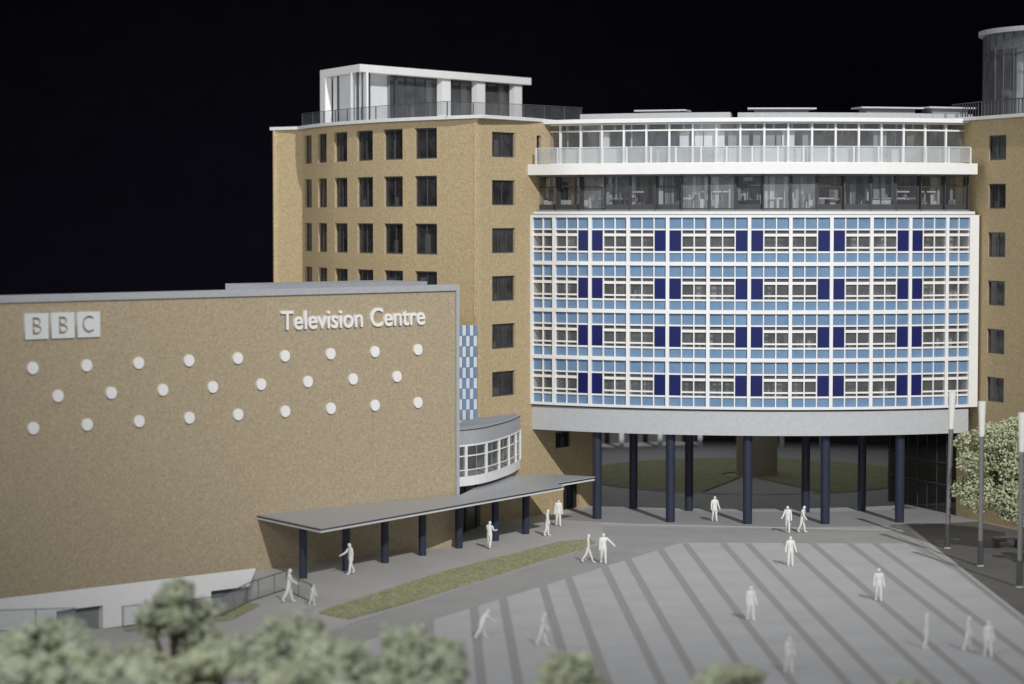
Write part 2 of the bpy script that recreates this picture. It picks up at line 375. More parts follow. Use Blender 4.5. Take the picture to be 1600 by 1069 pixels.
# interiors behind the curtain wall
b = MB(); bent(b, F, AL, AR, 7.7, 20.4, -2.0, -1.9); bo = b.build('core_wall', M['grey'], OB)
b = MB()
for k in range(5): bent(b, F, AL, AR, Z[k] - 0.1, Z[k] + 0.1, -1.9, -0.21)
b.build('floor_slab', M['grey'], OB)
for row in range(4):
    b = MB()
    for k in range(60):
        a = random.uniform(-32, 21); wd = random.uniform(0.3, 1.4); mi = random.choice([0, 0, 1, 2, 2, 3, 3])
        h = random.choice([0.9, 1.3, 1.6, 2.6])
        bent(b, F, a, a + wd, Z[row] + 0.1, Z[row] + 0.1 + h, -random.uniform(0.9, 1.7) - 0.1, -0.85, mi)
    b.build('interior_partition', [M['board'], M['board2'], M['black'], M['board3']], OB)
# window units
for row in range(4):
    z0, z1 = zt(row)[1], zt(row + 1)[0]; H = z1 - z0
    zl0, zl1 = z0 + 0.58, z0 + 0.70                     # lower blue panel top, thin rail
    zw0, zw1 = zl1, zl1 + 1.38                          # window
    zu0 = zw1 + 0.10
    ta, tb = zw0 + 0.18, zw0 + 0.29; tc_, td = zw1 - 0.40, zw1 - 0.22
    for bay in range(12):
        a0, a1 = ends[bay], ends[bay + 1]
        a0 += 0.21 if bay > 0 else 0; a1 -= 0.21 if bay < 11 else 0
        npn = 2 if bay in (0, 11) else 3
        navy = None if npn == 2 else (2 if bay % 2 == 1 else 0)
        wp = (a1 - a0) / npn; t = 0.07
        fr = MB()
        for p in range(1, npn): bent(fr, F, a0 + wp * p - t, a0 + wp * p + t, z0, z1, -0.10, 0.03)
        gl = [i for i in range(npn) if i != navy]
        ga, gb = a0 + wp * gl[0], a0 + wp * (gl[-1] + 1)
        for i in range(npn):
            x0 = a0 + wp * i + (t if i else 0); x1 = a0 + wp * (i + 1) - (t if i < npn - 1 else 0)
            bent(fr, F, x0, x1, zl0, zl1, -0.10, 0.025); bent(fr, F, x0, x1, zw1, zu0, -0.10, 0.025)
            if i != navy:
                bent(fr, F, x0, x1, ta, tb, -0.09, 0.015); bent(fr, F, x0, x1, tc_, td, -0.09, 0.015)
        f = fr.build('window', M['white'], OB)
        p = MB(); bent(p, F, a0, a1, z0, zl0, -0.15, -0.07); p.build('blue_panel', M['blue'], f)
        p = MB(); bent(p, F, a0, a1, zu0, z1, -0.15, -0.07); p.build('blue_panel', M['blue'], f)
        p = MB(); bent(p, F, ga, gb, zl1, zw1, -0.14, -0.12); p.build('pane', G_win, f)
        if navy is not None:
            x0 = a0 + wp * navy + (0 if navy == 0 else -0.0); p = MB()
            bent(p, F, x0 + (0 if navy == 0 else t), x0 + wp - (t if navy == 0 else 0), zl1, zw1, -0.14, 0.0)
            p.build('navy_panel', M['navy'], f)
# fascia and soffit below
b = MB(); bent(b, F, AL + 0.35, AR - 1.0, 5.95, 7.56, -0.9, -0.12); b.build('fascia', M['concrete'], OB)
b = MB(); bent(b, F, AL + 0.3, AR - 0.8, 7.56, 7.69, -0.8, -0.30); b.build('shadow_gap', M['grey'], OB)
b = MB(); bent(b, Arc(0), -34, 22.6, 5.96, 6.06, 23.8, RF - 0.9); b.build('soffit', M['board4'], OB)
# round court: inner wall, far wing
b = MB(); bent(b, Arc(24.0), -180, 180, 6.06, 26.5, -0.3, 0); b.build('court_wall', M['board4'], OB)
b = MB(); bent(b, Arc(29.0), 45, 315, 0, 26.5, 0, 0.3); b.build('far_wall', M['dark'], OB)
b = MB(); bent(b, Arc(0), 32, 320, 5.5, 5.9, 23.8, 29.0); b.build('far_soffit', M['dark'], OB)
# columns
for k in range(-2, 3):
    for r, sh in ((30.0, 0), (23.5, 0)):
        a = -5.35 + k * 9.85; x, y = Arc(r).at(a)
        b = MB(); b.cyl(x, y, 0.0, 5.96, 0.31 if r > 25 else 0.29, n=20); b.build('column', M['navyc'], OB, smooth=False)
for k in range(-2, 11):
    x, y = Arc(24.4).at(201.1 - 8.5 * k); b = MB(); b.box(x - 0.2, x + 0.2, y - 0.2, y + 0.2, 0, 5.5); b.build('far_column', M['board2'], OB)
# dark glazed storey
D_ = Arc(30.35); a_ = -33.9; st = 3.325; z0, z1 = 20.76, 23.2
b = MB(); bent(b, D_, -34.2, 23.6, z0 - 0.02, z0 + 0.10, -3.6, 0.03); bent(b, D_, -34.2, 23.6, z1 - 0.12, z1, -3.6, 0.03); b.build('dark_storey_slab', M['grey'], OB)
b = MB(); bent(b, D_, -34.2, 23.6, z0 + 0.1, z1 - 0.12, -1.75, -1.65); b.build('back_partition', M['board'], OB)
nb = 17; edges = [-34.0 + (23.4 + 34.0) * i / nb for i in range(nb + 1)]
for i in range(nb):
    a0, a1 = edges[i], edges[i + 1]; fw = 0.26 if i % 3 else 0.14; bright = i in (6, 7, 9, 10, 2)
    rec = -0.02 if i in (3, 4, 6, 7, 9, 10, 12, 13) else -0.30
    fr = MB()
    bent(fr, D_, a0 + 0.01, a0 + fw, z0 + 0.1, z1 - 0.12, rec - 0.1, rec); bent(fr, D_, a1 - fw, a1 - 0.01, z0 + 0.1, z1 - 0.12, rec - 0.1, rec)
    bent(fr, D_, a0 + fw, a1 - fw, z0 + 0.1, z0 + (0.2 if bright else 0.45), rec - 0.1, rec - 0.01)
    if rec < -0.2: bent(fr, D_, a0 + fw, a1 - fw, z1 - 0.85, z1 - 0.78, rec - 0.1, rec - 0.01)
    bent(fr, D_, a1 - 0.06, a1 + 0.05, z0 + 0.02, z1, -0.2, 0.04)
    bent(fr, D_, (a0 + a1) / 2 - 0.05, (a0 + a1) / 2 + 0.05, z0 + 0.2, z1 - 0.12, rec - 0.5, rec - 0.45)
    f = fr.build('glazed_bay', M['frame'], OB)
    p = MB(); bent(p, D_, a0 + fw, a1 - fw, z0 + 0.12, z1 - 0.13, rec - 0.07, rec - 0.05); p.build('pane', G_clear if bright else G_bay, f)
b = MB()
for i in range(190):
    a = random.uniform(-33.5, 22.5); wd = random.uniform(0.1, 0.7); mi = random.choice([0, 0, 1, 2, 2, 3, 0, 4])
    h = random.choice([0.5, 0.7, 0.8, 1.0, 1.7, 2.2]); oo = -random.uniform(0.5, 1.5); zb = z0 + 0.10 + (random.choice([0, 0, 0.6]))
    bent(b, D_, a, a + wd, zb, min(zb + h, z1 - 0.13), oo - 0.1, oo, mi)
b.build('furniture', [M['board'], M['board2'], M['black'], M['board3'], M['board4']], OB)
b = MB()
for i in range(34):
    a = random.uniform(-33.5, 20); bent(b, D_, a, a + random.uniform(1.0, 2.6), *random.choice([(21.55, 21.65), (22.4, 22.5), (22.75, 23.0), (21.1, 21.5), (22.0, 22.1)]), -0.62, -0.56, random.choice([0, 1, 1, 2]))
for i in range(26):
    a = random.uniform(-33.5, 22); bent(b, D_, a, a + random.uniform(0.2, 0.9), 20.86, 23.07, -0.9, -0.8, random.choice([0, 1, 3, 1]))
b.build('inner_screen', [M['board'], M['board2'], M['black'], M['board3']], OB)
# balcony band and rail
BA = Arc(31.4)
b = MB(); bent(b, BA, -33.62, 23.4, 23.2, 23.92, -3.6, 0); bal = b.build('balcony', M['white'], OB)
RL = Arc(31.25); b = MB(); bent(b, RL, -32.6, 22.6, 24.97, 25.02, -0.06, 0.0)
npost = 18
for i in range(npost + 1):
    a = -32.6 + 55.2 * i / npost; bent(b, RL, a - 0.10, a + 0.10, 23.92, 24.97, -0.06, 0.0)
rl = b.build('balcony_rail', M['white2'], bal)
b = MB(); bent(b, RL, -32.6, 22.6, 24.0, 24.97, -0.04, -0.02); b.build('rail_glass', G_rail, bal)
# white glazed storey
U = Arc(28.8); z0, z1 = 23.92, 26.66; e0, e1 = -34.9, 25.0; nb = 19
b = MB(); bent(b, U, e0, e1, z1 - 0.10, z1, -0.1, 0.02); bent(b, U, e0, e1, 26.12, 26.22, -0.08, 0.01); bent(b, U, e0, e1, z0, z0 + 0.1, -0.08, 0.01)
for i in range(nb + 1):
    a = e0 + (e1 - e0) * i / nb; bent(b, U, a - 0.13, a + 0.13, z0, z1, -0.12, 0.05)
uf = b.build('upper_glazing', M['white'], OB)
b = MB(); bent(b, U, e0, e1, z0 + 0.1, z1 - 0.1, -0.06, -0.04); b.build('pane', G_up, uf)
b = MB(); bent(b, U, e0, e1, z0, z1, -3.2, -3.1); b.build('upper_back_wall', M['white'], OB)
b = MB(); bent(b, U, e0, e1, z0, z0 + 0.03, -3.1, -0.1); b.build('upper_floor', M['white'], OB)
b = MB(); U2 = Arc(28.3)
for a0, a1, mi in [(-34.01, -31.36, 2), (-30.83, -28.21, 2), (-27.62, -26.43, 2), (-26.3, -24.8, 1), (-24.43, -21.81, 2), (-21.26, -18.94, 4), (-18.05, -15.2, 4), (-14.79, -13.45, 1), (-13.41, -12.95, 4), (-12.72, -11.62, 1), (-11.46, -8.67, 1), (-8.18, -5.36, 0), (-4.84, -5.31, 0), (-4.83, -1.94, 0), (-1.69, -1.09, 0), (-0.97, 0.72, 1), (1.82, 3.21, 0), (3.4, 4.68, 2), (5.07, 7.1, 2), (7.47, 7.84, 2), (8.34, 10.92, 2), (11.63, 13.51, 0), (13.64, 14.27, 2), (15.0, 16.33, 2), (16.46, 17.54, 3), (18.16, 20.7, 2), (21.26, 23.61, 2)]:
    if a1 - a0 < 0.3: a1 = a0 + 0.35
    bent(b, U2, a0, a1, 25.02, 26.12, -0.12, 0.0, mi)
t = e0
while t < e1:
    q = min(t + random.uniform(1.2, 4.5), e1); bent(b, U2, t, q, z0 + 0.04, 24.98, -0.10, -0.02, 1 if -13 < t < 8 and random.random() < 0.8 else random.choice([0, 0, 5, 1])); t = q + 0.02
for a in range(24):
    t = -34 + a * 2.45; bent(b, U2, t, t + 0.22, 24.98, z1, -0.3, -0.14, 1)
for a in range(14):
    t = random.uniform(-34, 23); bent(b, U2, t, t + random.uniform(0.3, 1.2), z0 + 0.1, 24.9, -0.015, 0.02, random.choice([0, 1, 0]))
b.build('upper_partition', [M['board'], M['white2'], M['darkwin'], M['board3'], M['slate'], M['board4']], OB)
# roof slab and plates
b = MB(); bent(b, Arc(0), -38, 30, 26.68, 26.95, 23.6, 29.5); b.build('roof_slab', M['white'], OB)
b = MB(); bent(b, Arc(0), 30, 322, 26.4, 26.6, 23.6, 31); b.build('far_roof', M['roof'], OB)
b = MB(); bent(b, Arc(0), -30, -8, 26.951, 27.38, 25.0, 27.6); b.build('roof_plinth', M['edge'], OB)
b = MB(); bent(b, Arc(0), -7, 29, 26.951, 27.38, 25.2, 27.0); b.build('roof_plinth', M['edge'], OB)
for a0, a1, r0, r1, zz in ((-22.4, -14.6, 24.6, 26.6, 27.70), (-5.6, 4.4, 24.6, 26.6, 27.78), (11.0, 20.8, 24.6, 26.8, 27.86), (21.0, 29.0, 25.2, 27.4, 27.90)):
    zz -= 0.06
    b = MB(); bent(b, Arc(0), a0, a1, zz - 0.10, zz, r0, r1); o = b.build('roof_plate', M['concrete'], OB)
    c = MB(); bent(c, Arc(0), a0 + 1, a1 - 1, 26.951, zz - 0.10, r0 + 0.4, r1 - 0.4); c.build('plate_support', M['grey'], o)

# ================================================================== BRICK TOWERS
LP = smooth([(-15.5, 179.4), (-15.3, 178.7), (-14.1, 175.3), (-12.7, 172.0), (-10.9, 168.9), (-8.9, 165.9), (-6.6, 163.1), (-2.26, 158.87)], 3)
Lc = Poly(LP); Wp = Poly([(-2.26, 158.87), (6.14, 170.86)])
BT = thing('brick_tower', 'sand-coloured brick tower with a white framed penthouse, left of the blue facade', 'building', (-2.26, 158.87, 0))
wins = [((-15.30, 178.7), (-14.59, 176.7)), ((-14.0, 175.06), (-13.21, 173.2)), ((-12.55, 171.75), (-11.53, 169.98)),
        ((-10.77, 168.71), (-9.55, 166.88)), ((-8.74, 165.71), (-7.36, 164.02)), ((-6.54, 163.04), (-4.99, 161.53))]
holes = []
for k in range(4):
    for p, q in wins: holes.append((round(Lc.s_at(*p), 4), round(Lc.s_at(*q), 4), round(24.26 - 3.2 * k, 4), round(26.33 - 3.2 * k, 4)))
b = MB(); wall(b, Lc, 0, Lc.L, 0, 26.82, holes, 0.30)
hw = [(1.65, 4.33, 24.34 - 3.185 * k, 26.0 - 3.185 * k) for k in range(6)]
hw2 = [(6.85, 7.4, 24.1, 25.9), (9.18, 11.1, 4.4, 5.5), (10.14, 12.2, 0.0, 1.85)]
allw = [tuple(round(v, 4) for v in h) for h in hw + hw2]
wall(b, Wp, 0.0, Wp.L, 0, 26.82, allw, 0.30)
# short bright return at the far left and the hidden sides
ret = Poly([(-17.85, 180.8), (-15.5, 179.4)]); wall(b, ret, 0, ret.L, 0, 26.82, [], 0.3)
back = Poly([(6.14, 170.86), (-6, 184), (-17.85, 180.8)]); wall(b, back, 0, back.L, 6.1, 26.82, [], 0.3)
inn = Poly([(6.14, 170.86), (6.0, 172.5), (-6, 184)]); wall(b, inn, 0, inn.L, 0, 6.05, [], 0.3)
b.build('wall', M['brick'], BT)
for i, h in enumerate(holes): cutwin(Lc, h, BT, 0.28, 1)
for h in allw[:6]: cutwin(Wp, h, BT, 0.28, 2 if random.random() < 0.5 else 1)
cutwin(Wp, allw[6], BT, 0.28, 0); cutwin(Wp, allw[7], BT, 0.28, 1, M['black'])
dr = MB(); bent(dr, Wp, 10.2, 12.15, 0.0, 1.80, -0.29, -0.22); dd = dr.build('door', M['black'], BT)
dr = MB(); bent(dr, Wp, 11.12, 11.2, 0.0, 1.80, -0.215, -0.19); dr.build('door_bar', M['dark'], dd)
# roof slab with overhang
ed = [Lc.at(c, 0.38) for c in Lc.cuts(0, Lc.L)][:-1]
rp = [(-18.05, 180.75), (-15.75, 179.1)] + ed[1:] + [(-1.95, 158.25), Wp.at(5.2, 0.35), Wp.at(7.2, 0.1), (3.4, 168), (6.4, 171.6), (-6, 184.6), (-17.9, 181.3)]
b = MB(); b.prism(rp, 26.825, 27.05); b.build('roof', M['white2'], BT)
# penthouse
N_, E_, L_ = Vector((-10.79, 172.1)), Vector((1.5, 189.53)), Vector((-14.2, 179.61))
PR = Poly([L_, N_, E_]); pr = Poly([N_, E_]); pl = Poly([L_, N_])
b = MB(); bk = E_ + Vector((-6.5, 2.5))
roofp = [tuple(L_), tuple(N_), tuple(E_), tuple(bk), (-13.0, 185.5)]
b.prism(roofp, 30.66, 31.2); ph = b.build('penthouse', M['white'], BT)
b = MB()
wall(b, pl, 0.0, 1.1, 27.05, 30.66, [], 0.5)
b.build('end_wall', M['white'], ph)
for s0, s1 in ((10.15, 11.2), (14.55, 15.6), (19.5, 20.5)):
    b = MB(); bent(b, pr, s0, s1, 27.05, 30.66, -0.8, -0.3); b.build('post', M['white'], ph)
b = MB(); bent(b, pl, 1.15, 8.0, 27.05, 30.66, -0.75, -0.6); bent(b, pr, 0.7, 4.9, 27.05, 30.66, -1.4, -1.3); b.build('panel', M['white2'], ph)
b = MB()
for s in (0.4, 1.0, 1.7, 4.9): bent(b, pr, s, s + 0.14, 27.05, 30.66, -0.65, -0.5)
for s in (5.4, 6.6, 7.8, 9.0, 12.3, 13.3, 16.9, 18.2): bent(b, pr, s, s + 0.08, 27.05, 30.66, -1.1, -1.0)
bent(b, pr, 4.9, 20.8, 30.55, 30.66, -1.1, -0.9); bent(b, pl, 2.4, 2.5, 27.05, 30.66, -0.55, -0.45)
b.build('mullion', M['dark'], ph)
b = MB(); bent(b, pr, 4.95, 20.6, 27.05, 30.6, -1.06, -1.04); b.build('glazing', G_win, ph)
b = MB(); bent(b, pr, 4.9, 20.6, 27.05, 30.6, -4.6, -4.5); bent(b, pr, 4.8, 4.9, 27.05, 30.6, -4.5, -1.1)
for s, h in ((6, 1.4), (9.5, 2.2), (13, 1.2), (15.8, 2.6), (18.5, 1.3)): bent(b, pr, s, s + 1.3, 27.05, 27.05 + h, -3.4, -3.2)
b.build('inner_wall', M['grey'], ph)
# roof rail
rail = Poly([(-15.5, 179.0), (-13.9, 175.6), (-11.6, 171.0), (-9.2, 166.9), (-6.8, 163.4), (-4.3, 160.1), (0.87, 164.4), (4.91, 169.25)])
b = MB(); bent(b, rail, 0, rail.L, 27.96, 28.0, -0.04, 0.02)
i = 0.05
while i < rail.L: bent(b, rail, i, i + 0.05, 27.05, 27.95, -0.04, 0.02); i += 2.2
rr = b.build('roof_rail', M['dark'], BT)
b = MB(); bent(b, rail, 0.02, rail.L - 0.02, 27.12, 27.93, -0.02, -0.005); b.build('rail_glass', G_dark, rr)
# stair block clad in blue and white tiles
SB = Poly([(-5.2, 157.55), (-2.30, 158.25)])
b = MB(); wall(b, SB, 0, SB.L, 3.6, 13.3, [], 0.4); b.build('stair_block', M['brick'], BT)
b = MB(); nc, nr = 12, 14; cw = SB.L / nc; rh = (13.3 - 3.6) / nr
for c in range(nc):
    for r in range(nr):
        bent(b, SB, c * cw + 0.012, (c + 1) * cw - 0.012, 3.6 + r * rh + 0.01, 3.6 + (r + 1) * rh - 0.01, 0.01, 0.06 if (c + r) % 2 else 0.075, (c + r) % 2)
b.build('tiled_cladding', [M['blue'], M['tile']], BT)

# right tower
TR = thing('brick_tower', 'brown brick tower in shade at the right edge, with single dark windows', 'building', (31.25, 161.6, 0))
Rp = Poly([(30.3, 164.2), (31.25, 161.6), (34.7, 152.2)])
b = MB(); off = Rp.acc[1]
hr = [tuple(round(v, 4) for v in (off + 1.05, off + 3.15, 24.12 - 3.195 * k, 25.75 - 3.195 * k)) for k in range(6)]
hr += [tuple(round(v, 4) for v in (off - 0.0 + 0.02, off + 0.02 + 0.35, 24.0, 25.4))][:0]
wall(b, Rp, 0, Rp.L, 0, 26.82, hr, 0.20)
Rq = Poly([(34.7, 152.2), (40, 155), (46, 161), (50, 170), (50, 186), (34, 186)]); wall(b, Rq, 0, Rq.L, 0, 26.82, [], 0.3)
Rs = Poly([(26.8, 172.8), (30.3, 164.2)]); wall(b, Rs, 0, Rs.L, 6.1, 26.82, [], 0.3)
b.build('wall', M['brick'], TR)
for h in hr: cutwin(Rp, h, TR, 0.19, 1)
b = MB(); bent(b, Rs, 0.1, Rs.L - 0.1, 0.0, 6.0, -0.5, -0.4); gw = b.build('lobby_wall', M['black'], TR)
b = MB()
for s in range(8): bent(b, Rs, 0.3 + s * 1.25, 0.36 + s * 1.25, 0, 6.0, -0.2, -0.12)
for zz in (1.9, 3.4): bent(b, Rs, 0.1, Rs.L - 0.1, zz, zz + 0.1, -0.2, -0.1)
lg = b.build('lobby_frame', M['dark'], TR)
b = MB(); bent(b, Rs, 0.1, Rs.L - 0.1, 0.0, 6.0, -0.17, -0.15); b.build('lobby_pane', glass('lobby_glass', (0.5, 0.5, 0.5), 0.10, 0.02), lg)
b = MB(); b.prism([(29.4, 164.4), (30.85, 161.4), (34.45, 151.6), (40.3, 154.4), (46.4, 160.7), (50.4, 170), (50.4, 186), (30, 186), (27, 172)], 26.825, 27.05); b.build('roof', M['white2'], TR)
# rotunda on the right roof
cx, cy, rr_ = 40.7, 170.9, 7.8
def ringcyl(mb, r0, r1, z0, z1, n=48, mi=0, a0=0, a1=360):
    for i in range(n):
        t0 = R_(a0 + (a1 - a0) * i / n); t1 = R_(a0 + (a1 - a0) * (i + 1) / n)
        P = lambda r, t: (cx + r * math.cos(t), cy + r * math.sin(t))
        mb.prism([P(r0, t0), P(r1, t0), P(r1, t1), P(r0, t1)], z0, z1, mi)
b = MB(); b.cyl(cx, cy, 33.10, 33.42, rr_ - 0.05, n=64); ro = b.build('rotunda', M['edge'], TR)
b = MB(); ringcyl(b, rr_ - 0.5, rr_ - 0.42, 27.05, 33.1); b.build('glazing', G_win, ro)
b = MB()
for i in range(44):
    t = R_(360 * i / 44); x, y = cx + (rr_ - 0.4) * math.cos(t), cy + (rr_ - 0.4) * math.sin(t); b.cyl(x, y, 27.05, 33.1, 0.05, n=6)
ringcyl(b, rr_ - 0.44, rr_ - 0.36, 31.6, 31.7); b.build('mullion', M['dark'], ro)
b = MB(); ringcyl(b, rr_ - 0.80, rr_ - 0.7, 32.0, 33.05); b.build('top_band', M['board'], ro)
b = MB(); b.cyl(35.3, 168.1, 27.05, 33.0, 0.38, n=14); b.cyl(36.6, 167.6, 27.05, 33.0, 0.25, n=14); b.build('post', M['white2'], ro)
b = MB(); b.cyl(cx, cy, 27.05, 33.0, 4.2, n=32); b.build('core', M['dark'], ro)
b = MB(); Rr = Poly([(30.3, 167.0), (31.3, 162.9), (34.6, 153.8)]); bent(b, Rr, 0, Rr.L, 28.05, 28.12, -0.04, 0.03)
i = 0.0
while i < Rr.L: bent(b, Rr, i, i + 0.07, 27.05, 28.05, -0.03, 0.03); i += 0.42
b.build('roof_rail', M['dark'], TR)
b = MB(); b.box(29.4, 31.4, 167.6, 168.4, 27.05, 27.7); b.build('roof_box', M['white2'], TR)

# ================================================================== STUDIO BUILDING
sA = Vector((-33.06088, 122.37787)); sD = Vector((0.743145, 0.669131)); sN = Vector((sD.y, -sD.x))
sR = sA + sD * 40
ST = thing('studio_building', 'long buff brick hall with white raised lettering and rows of white discs', 'building', (sR.x, sR.y, 0))
SP = Poly([tuple(sA - sD * 25), tuple(sR)]); s0_ = 25.0
b = MB(); bent(b, SP, 0, s0_ + 39.75, 0.12, 15.84, -0.6, 0.0)
bent(b, SP, s0_ + 24.6, s0_ + 39.75, 0.0, 0.12, -0.6, 0.0)
bk = [sA - sD * 25 - sN * 24, sR - sN * 24]
side = Poly([tuple(sR - sD * 0.3 - sN * 0.6), tuple(sR - sD * 0.3 - sN * 24), tuple(sA - sD * 25 - sN * 24)]); wall(b, side, 0, side.L, 0, 14.9, [], 0.4)
b.build('wall', M['studio'], ST)
b = MB(); bent(b, SP, 0, s0_ + 40, 15.845, 16.22, -0.55, 0.14); bent(b, SP, s0_ + 39.76, s0_ + 40, 0, 15.845, -0.55, 0.14)
b.build('wall_border', M['edge'], ST)
b = MB(); q = [tuple(sA - sD * 25 - sN * 0.56), tuple(sR - sN * 0.56), tuple(sR - sN * 24), tuple(sA - sD * 25 - sN * 24)]; b.prism(q, 14.6, 14.85); b.build('roof', M['roof'], ST)
b = MB(); q = [tuple(sA + sD * 27.5 - sN * 2.6), tuple(sR - sN * 2.6 - sD * 0.3), tuple(sR - sN * 7 - sD * 0.3), tuple(sA + sD * 27.5 - sN * 7)]; b.prism(q, 14.86, 16.36); b.build('raised_roof', M['roof'], ST)
def on_wall(s, z, o=0): p = sA + sD * s + sN * o; return Vector((p.x, p.y, z))
for zz, ss in ((12.32, [9.95 + 3.345 * i for i in range(9)]), (10.75, [11.48 + 3.37 * i for i in range(8)]), (9.09, [9.95 + 3.345 * i for i in range(9)])):
    for s in ss:
        b = MB(); nn = 24; c = [(math.cos(2 * math.pi * i / nn) * 0.335, math.sin(2 * math.pi * i / nn) * 0.335) for i in range(nn)]
        b.hexa([on_wall(s + x, zz + y, 0.002) for x, y in c], [on_wall(s + x, zz + y, 0.13) for x, y in c]); b.build('wall_disc', M['white'], ST)
Mw = Matrix(((sD.x, 0, sN.x, 0), (sD.y, 0, sN.y, 0), (0, 1, 0, 0), (0, 0, 0, 1)))
def curve_mesh(cu, name, material, loc, parent, sx=1, sy=1, cx0=0, cy0=0):
    tmp = bpy.data.objects.new('tmp', cu); col.objects.link(tmp)
    dg = bpy.context.evaluated_depsgraph_get(); dg.update(); me = bpy.data.meshes.new_from_object(tmp.evaluated_get(dg))
    bpy.data.objects.remove(tmp)
    org = Vector(parent['_org'])
    for v in me.vertices:
        p = Mw @ Vector(((v.co.x - cx0) * sx, (v.co.y - cy0) * sy, v.co.z)); v.co = p + loc - org
    me.materials.clear(); me.materials.append(material)
    o = bpy.data.objects.new(name, me); col.objects.link(o); o.parent = parent; o['_org'] = tuple(org); return o
def bounds(cu):
    tmp = bpy.data.objects.new('tmp', cu); col.objects.link(tmp); dg = bpy.context.evaluated_depsgraph_get(); dg.update()
    me = tmp.evaluated_get(dg).to_mesh(); xs = [v.co.x for v in me.vertices]; ys = [v.co.y for v in me.vertices]
    tmp.evaluated_get(dg).to_mesh_clear(); bpy.data.objects.remove(tmp); return min(xs), max(xs), min(ys), max(ys)
# words
cu = bpy.data.curves.new('words', 'FONT'); cu.body = 'Television Centre'; cu.size = 1; cu.extrude = 0.075; cu.offset = 0.012; cu.space_word = 1.15
x0, x1, y0, y1 = bounds(cu)
curve_mesh(cu, 'sign_lettering', M['white'], on_wall(26.38, 13.85, 0.08), ST, 10.86 / (x1 - x0), 1.10 / (y1 - max(y0, 0)), x0, 0)
# three letter blocks with the letters cut through
def half_disc(x0, xr, y0, y1, n=14):      # outline from (x0,y0) round a right-hand bowl to (x0,y1)
    cy = (y0 + y1) / 2; ry = (y1 - y0) / 2; xs = xr - ry * 1.0
    return [(x0, y0)] + [(xs + (xr - xs) * math.cos(math.pi * (i / n - 0.5)), cy + ry * math.sin(math.pi * (i / n - 0.5))) for i in range(n + 1)] + [(x0, y1)]
def letter(ch):
    t = 0.14
    if ch == 'B':
        out = [(0, 0)] + half_disc(0, 0.56, 0, 0.52)[1:-1] + half_disc(0, 0.51, 0.44, 0.94)[3:-1] + [(0, 0.94)]
        return [out, half_disc(t, 0.44, t, 0.52 - t + 0.02), half_disc(t, 0.40, 0.44 + t - 0.02, 0.94 - t)]
    a0 = R_(48); n = 26; P = []
    for i in range(n + 1): a = a0 + (2 * math.pi - 2 * a0) * i / n; P.append((0.42 + 0.46 * math.cos(a), 0.47 + 0.48 * math.sin(a)))
    for i in range(n + 1): a = 2 * math.pi - a0 - (2 * math.pi - 2 * a0) * i / n; P.append((0.42 + 0.315 * math.cos(a), 0.47 + 0.335 * math.sin(a)))
    return [P]
for ch, s in (('B', 9.47), ('B', 11.09), ('C', 12.71)):
    cc = bpy.data.curves.new('block', 'CURVE'); cc.dimensions = '2D'; cc.fill_mode = 'BOTH'; cc.extrude = 0.07
    W_ = 1.43; L_s = letter(ch); xo = (W_ - (0.56 if ch == 'B' else 0.78)) / 2 + (0.02 if ch == 'B' else 0)
    for poly in [[(0, 0), (W_, 0), (W_, 1.39), (0, 1.39)]] + [[(x + xo, y + 0.225) for x, y in P] for P in L_s]:
        sp = cc.splines.new('POLY'); sp.points.add(len(poly) - 1); sp.use_cyclic_u = True
        for i, (x, y) in enumerate(poly): sp.points[i].co = (x, y, 0, 1)
    curve_mesh(cc, 'letter_block', M['white2'], on_wall(s, 13.85, 0.075), ST)

# white basement wall under the hall, with two openings
BW = Poly([tuple(sA - sD * 25), tuple(sA + sD * 24.55)])
BWt = thing('basement_wall', 'plain white retaining wall with two dark openings below the buff hall', 'wall', (-24.0, 130.5, -2.2))
b = MB()
ho = [(s0_ + 21.44, s0_ + 24.3, -2.2, -0.9), (s0_ + 11.3, s0_ + 14.25, -2.2, -0.93), (s0_ - 2.0, s0_ + 4.0, -2.2, -1.0)]
wall(b, BW, 0, BW.L, -2.2, 0.115, [tuple(round(v, 4) for v in h) for h in ho], 0.5)
b.build('wall_face', M['white'], BWt)
for h in ho:
    b = MB(); bent(b, BW, h[0], h[1], h[2], h[3], -0.5, -0.42); b.build('garage_door', M['grey'], BWt)

# ================================================================== LINK BAY
KP = Poly(smooth([(-6.0, 149.2), (-3.31, 151.2), (-1.71, 153.5), (-.18, 158.4), (.55, 162.4)], 4))
LB = thing('link_building', 'low curved link with white ribbon window between hall and brick tower', 'building', (-2, 155, 3.4))
b = MB(); bent(b, KP, 0, KP.L, 6.06, 7.05, -2.0, 0.0); b.build('parapet', M['edge'], LB)
b = MB(); bent(b, KP, 0, KP.L, 6.96, 7.02, 0.001, 0.03); b.build('parapet_groove', M['dark'], LB)
b = MB(); bent(b, KP, 0, KP.L, 7.05, 7.16, -2.2, -0.25); b.build('coping', M['roof'], LB)
b = MB(); bent(b, KP, 0, KP.L, 3.46, 4.05, -2.0, 0.02); b.build('base_band', M['white'], LB)
base = KP.s_at(-3.31, 151.2)
b = MB()
for s in (0.6, 3.1, 5.6, 8.0, 10.3, 12.2): bent(b, KP, base + s - 0.09, base + s + 0.09, 4.05, 6.06, -0.15, 0.04)
bent(b, KP, 0, KP.L, 5.95, 6.06, -0.1, 0.02)
ss = [0.6, 3.1, 5.6, 8.0, 10.3, 12.2]
bent(b, KP, 0, KP.L, 5.30, 5.38, -0.08, 0.0); bent(b, KP, 0, KP.L, 4.42, 4.48, -0.08, 0.0)
for s in ss: bent(b, KP, base + s + 1.2, base + min(s + 1.24, 12.8), 4.05, 5.95, -0.12, -0.09)
wf = b.build('window_frame', M['white'], LB)
